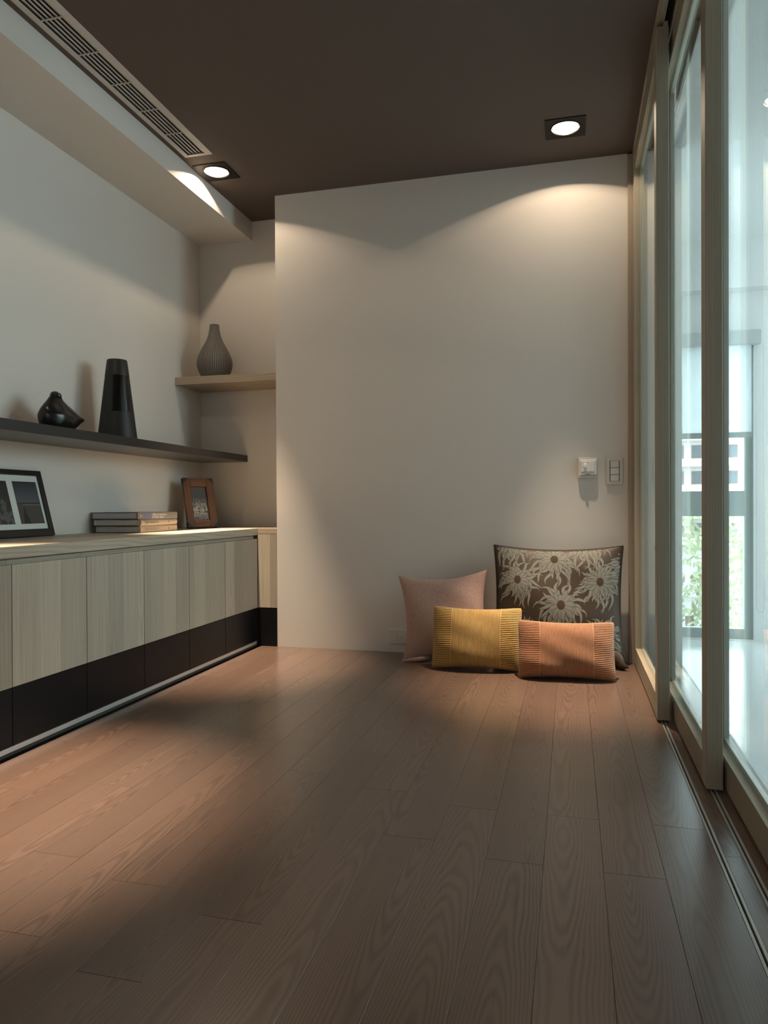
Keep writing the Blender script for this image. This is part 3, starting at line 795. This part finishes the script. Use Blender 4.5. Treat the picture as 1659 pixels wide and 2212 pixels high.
# large floral cushion
o = thing('cushion', 'large dark cushion with pale woven chrysanthemums in the right corner', 'cushion', (-.062, 3.452, 0), 'cushions on the floor against the wall')
o.rotation_euler = (R(-10.5), 0, R(.5))
CW, CH = .60, .565
f = cushion_fn(CW, CH, .165, .06, .085, .62, .15, 21, .007)
t = NT('brown satin jacquard'); co = t.objco(); n = t.noise(co, 700, 2)
M['satin'] = t.principled(t.mix(n, (.030, .0185, .0115), (.044, .028, .018)), .52, 0, .3, t.bump(n, .15, .0006))
M['petal'] = linen('sage woven petal', (.168, .170, .145), (.118, .120, .103), 1300)
M['petal_line'] = plain('dark petal outline thread', (.030, .022, .016), .7)
M['seed'] = linen('brown woven flower heart', (.058, .034, .024), (.02, .012, .008), 600)
M['blk_cloth'] = plain('black cushion backing', (.016, .015, .015), .7)
part('front_panel', grid(lambda u, v: f(u, v, -1), ease(72), ease(72), B()), M['satin'], o, 'all')
part('back_panel', grid(lambda u, v: f(u, v, 1), ease(36), ease(36), B()), M['blk_cloth'], o, 'all')
per = [f(u, 1, -1) for u in lin(-1, 1, 40)]+[f(1, v, -1) for v in lin(1, -1, 40)[1:]]+[f(u, -1, -1) for u in lin(1, -1, 40)[1:]]+[f(-1, v, -1) for v in lin(-1, 1, 40)[1:]]
part('edge_piping', B().tube(per, .0032, 6, caps=False), M['blk_cloth'], o, 'all')
tg = B().box(.2765, .2780, -.002, .016, .245, .312); tg2 = part('care_tag', tg, plain('white care label', (.7, .7, .68), .7), o)
ear = B().tube([(.225, .0, .075), (.255, -.012, .058), (.272, -.022, .036), (.284, -.030, .018), (.298, -.036, .011), (.312, -.040, .008)], [.030, .030, .025, .017, .012, .002], 14)
for v in ear.bm.verts: v.co.y = v.co.y*.8-.004; v.co.z = max(.004, v.co.z)
part('folded_corner', ear, M['satin'], o, 'all')

def surf(u, v, off):
    e = 1e-3
    p = f(u, v, -1); du = f(min(1, u+e), v, -1)-f(max(-1, u-e), v, -1); dv = f(u, min(1, v+e), -1)-f(u, max(-1, v-e), -1)
    n = du.cross(dv); n.normalize()
    return p+n*off
def flower(cu, cv, R0, seed, down=1.35):
    rnd = random.Random(seed); pet, outl = B(), B()
    PV, PF, OV, OF = [], [], [], []
    au = 2/CW; av = 2/CH       # metres -> u, v
    def petal(ang, r0, r1, wmax, lev, bend, tipk):
        n = 9; cl = []
        for i in range(n+1):
            s = i/n; r = r0+(r1-r0)*s
            th = ang+bend*s*s+.13*math.sin(s*6+tipk)*s
            cl.append((r*math.cos(th), r*math.sin(th)))
        for (V, F, k, off) in ((OV, OF, 1.0, lev), (PV, PF, .0, lev+.00007)):
            rows = []
            for i in range(n+1):
                s = i/n
                x, y = cl[i]; x2, y2 = cl[min(i+1, n)]; x1, y1 = cl[max(i-1, 0)]
                dx, dy = x2-x1, y2-y1; L = math.hypot(dx, dy) or 1
                wd = wmax*(math.sin(math.pi*min(1, (s*.86+.10)))**.85)*(1-.45*s**3)
                wd = wd+.0017*k
                if i == n: wd = .0004+.0014*k
                ext = .0012*k if i == n else 0
                row = []
                for sg in (-1, -.33, .33, 1):
                    px = x-dy/L*wd*sg+dx/L*ext; py = y+dx/L*wd*sg+dy/L*ext
                    row.append((cu+px*au, cv+py*av))
                rows.append(row)
            prev = None
            for row in rows:
                ok = all(abs(a) < .975 and abs(b_) < .975 for a, b_ in row)
                if not ok: prev = None; continue
                st = len(V)
                for a, b_ in row: V.append(tuple(surf(a, b_, off)))
                if prev is not None:
                    for q in range(3): F.append((prev+q, prev+q+1, st+q+1, st+q))
                prev = st
    lev = .0004
    for ring, (cnt, ra, rb_, wm) in enumerate(((17, .42, 1.0, .0070), (17, .30, .76, .0080), (15, .15, .54, .0086))):
        for par in (0, 1):
            for i in range(cnt):
                if i % 2 != par: continue
                a = 2*math.pi*(i+rnd.uniform(-.22, .22)+.5*ring)/cnt
                dn = max(0, -math.sin(a)); sidek = abs(math.cos(a))
                ln = R0*rb_*(1+(down-1)*dn+.12*sidek+rnd.uniform(-.16, .16))
                bend = rnd.uniform(-.22, .22)-.28*math.cos(a)*(1 if ring < 2 else .4)
                petal(a, R0*ra, ln, wm*R0/.105, lev, bend, rnd.uniform(0, 6))
            lev += .00016
    fl = part('woven_flower', B().faces(PV, PF), M['petal'], o, 'all')
    part('petal_outline', B().faces(OV, OF), M['petal_line'], fl, 'all')
    if abs(cu) < .97 and abs(cv) < .97:
        hv = []; N = 28; rr_ = R0*.185
        rings = 5; V, F = [], []
        for r in range(rings+1):
            for i in range(N):
                a = 2*math.pi*i/N; k = rr_*r/rings
                V.append(tuple(surf(max(-.98, min(.98, cu+k*.92*math.cos(a)*au)), max(-.98, min(.98, cv+k*1.12*math.sin(a)*av)), lev+.0006*(1-(r/rings)**2))))
        for r in range(rings):
            for i in range(N):
                F.append((r*N+i, r*N+(i+1) % N, (r+1)*N+(i+1) % N, (r+1)*N+i))
        part('flower_heart', B().faces(V, F), M['seed'], fl, 'all')
for i, (cu, cv, r0) in enumerate(((-.62, .40, .098), (.655, .385, .100), (-.045, .79, .104), (.055, -.015, .106), (-.74, 1.06, .098), (.46, 1.04, .098), (1.10, .62, .10), (.70, -.50, .098), (-.60, -.50, .10))):
    flower(cu, cv, r0, 40+i)

# ------------------------------------------------------------------ the next room seen through the glass
M['floor2'] = plain('polished pale floor of the next room', (.62, .64, .64), .18, spec=.5, mottled=.03, scale=3)
M['frame_w'] = plain('grey green window frame', (.34, .39, .385), .45)
struct('floor.001', B().box(.501, XE, YB, YF+.2, ZF2-.1, ZF2), M['floor2'], 'pale glossy floor of the next room')
struct('trim_8', B().box(.4955, .5005, YB, YF, ZF2, -.0005), M['wall2'])
struct('ceiling.001', B().box(.4372, XE, YB, YF+.1, H, H+.1).box(.2635, .4372, 3.6005, YF+.1, H, H+.1), M['wall2'], 'white ceiling of the next room')
wx0, wx1, wz0, wz1 = .56, 1.115, ZF2+.07, 1.80
b = B()
b.box(.27, wx0, YF, YF+.15, ZF2, H); b.box(wx1, XE, YF, YF+.15, ZF2, H); b.box(wx0, wx1, YF, YF+.15, wz1, H); b.box(wx0, wx1, YF, YF+.15, ZF2-.1, ZF2+.01)
struct('wall_far', b, M['wall2'], 'white far wall of the next room with the window')
struct('trim_9', B().box(.50, XE, YF-.10, YF-.001, 2.088, H), M['wall2'], 'white bulkhead above the far window')
struct('wall_end', B().box(.3005, .50, YP, YF, ZF2, H-.0005), M['wall2'], 'white wall closing the side of the next room behind the jamb')
struct('wall_right', B().box(XE-.05, XE+.05, YB, YF, ZF2, H+.1), M['wall2'])
struct('wall_light_block', B().box(.452, .4950, YB, 1.465, 0, H-.013), M['wall'])  # unseen wall added to hold back light from the next room
win = struct('window_1', None, None, 'tall narrow window in the far wall of the next room', (wx0, YF, ZF2))
base = (wx0, YF, ZF2)
fr_ = B(); e = .03
fr_.box(wx0, wx1, YF+.02, YF+.08, ZF2+.01, ZF2+.075, .001); fr_.box(wx0, wx1, YF+.02, YF+.08, wz1-.05, wz1, .001)
fr_.box(wx0, wx0+e, YF+.02, YF+.08, ZF2+.075, wz1-.05); fr_.box(wx1-e-.02, wx1, YF+.02, YF+.08, ZF2+.075, wz1-.05)
part('window_frame', fr_, M['frame_w'], win, base=base)
part('transom', B().box(wx0+e, wx1-e-.02, YF+.02, YF+.08, .672, .833, .001), M['frame_w'], win, base=base)
for z0, z1 in ((ZF2+.075, .672), (.833, wz1-.05)):
    part('pane', B().faces([(wx0+e, YF+.05, z0), (wx1-e-.02, YF+.05, z0), (wx1-e-.02, YF+.05, z1), (wx0+e, YF+.05, z1)], [(0, 1, 2, 3)]), M['pane'], win, base=base)
# roller blind half down
t = NT('white blind cloth'); tl = t.n('ShaderNodeBsdfTranslucent'); tl.inputs[0].default_value = (.85, .88, .9, 1); df = t.n('ShaderNodeBsdfDiffuse'); df.inputs[0].default_value = (.8, .82, .83, 1)
mx = t.n('ShaderNodeMixShader'); mx.inputs[0].default_value = .7; t.t.links.new(tl.outputs[0], mx.inputs[2]); t.t.links.new(df.outputs[0], mx.inputs[1]); t.t.links.new(mx.outputs[0], t.out.inputs[0]); M['blind'] = t.m
base = (.83, YF-.03, 1.80)
o = thing('roller_blind', 'white roller blind half lowered in the window beyond the glass doors', 'blind', base)
part('cassette', B().box(wx0-.02, wx1+.03, YF-.07, YF-.002, 1.745, 1.83, .003), plain('pale blind box', (.56, .60, .60), .5), o, base=base)
part('cloth', B().box(wx0, wx1-.02, YF-.036, YF-.035, 1.20, 1.75), M['blind'], o, base=base)
part('bottom_bar', B().box(wx0, wx1-.02, YF-.045, YF-.028, 1.165, 1.20, .002), M['frame_w'], o, base=base)
loop = [(1.145+.022*math.cos(a), YF-.03, .10+.03*math.sin(a)) for a in lin(-math.pi, 0, 12)]
part('bead_chain', B().tube([(1.123, YF-.03, 1.75)]+loop+[(1.167, YF-.03, 1.75)], .0025, 6), M['white'], o, base=base)

# ------------------------------------------------------------------ outside the window
struct('ground', B().box(-20, 36, YF+.4, 75, -6.2, -6.0), plain('pale street ground', (.35, .36, .34), .9), 'ground far below the window')
bl = thing('apartment_building', 'pale apartment block with balconies seen through the far window', 'building', (10.3, 57, -6)); bl.scale = (.62, .62, .62)
mb = plain('pale facade', (.60, .56, .54), .8); mg = plain('dark pane', (.10, .12, .14), .2); mbr = plain('brown shutter', (.28, .19, .17), .7); mw = plain('white balcony', (.75, .75, .74), .8)
part('wall', B().box(-13, 13, 0, 8, 0, 21.5), mb, bl)
for fl_ in range(2, 7):
    part('balcony', B().box(-13, 13, -.9, 0, fl_*3.05+.1, fl_*3.05+1.0), mw, bl)
    for k in range(13):
        q = part('window', B().box(-12.6+k*1.95, -12.6+k*1.95+1.15, -.06, .02, fl_*3.05+1.1, fl_*3.05+2.65), mbr, bl)
        part('pane', B().box(-12.5+k*1.95, -12.5+k*1.95+.95, -.09, -.05, fl_*3.05+1.2, fl_*3.05+2.55), mg, q)
def tree(x, y, zc, r, label, seed):
    o = thing('tree', label, 'tree', (x, y, -6), 'trees outside the window')
    part('trunk', B().tube([(0, 0, 0), (.1, 0, 2.5), (0, .1, zc+6)], [.16, .13, .07], 8), plain('bark', (.12, .09, .06), .9), o, 'all')
    rnd = random.Random(seed); b = B(); V, F = [], []
    for k in range(2600):
        d = Vector((rnd.gauss(0, 1), rnd.gauss(0, 1), rnd.gauss(0, 1))).normalized()*r*rnd.uniform(.45, 1)**.5
        c = Vector((0, 0, zc+6))+Vector((d.x, d.y, d.z*1.1))
        a = Vector((rnd.uniform(-1, 1), rnd.uniform(-1, 1), rnd.uniform(-1, 1))).normalized(); q = a.orthogonal().normalized(); s = rnd.uniform(.06, .12)
        i = len(V); V += [tuple(c-a*s), tuple(c+q*s*.5), tuple(c+a*s), tuple(c-q*s*.5)]; F.append((i, i+1, i+2, i+3))
    b.faces(V, F); q = part('crown', b, M['leaf'], o); q['kind'] = 'stuff'
t = NT('leaf green'); n = t.noise(t.objco('Object'), 1.6, 3); M['leaf'] = t.principled(t.mix(n, (.15, .19, .10), (.46, .48, .30)), .6)
tree(2.0, 13.5, -1.2, 1.9, 'leafy green tree outside the lower part of the window', 1)
tree(4.6, 18.5, -1.6, 1.9, 'leafy green tree farther right beyond the window', 2)
tree(.2, 18.5, -1.7, 1.9, 'leafy green tree farther left beyond the window', 3)
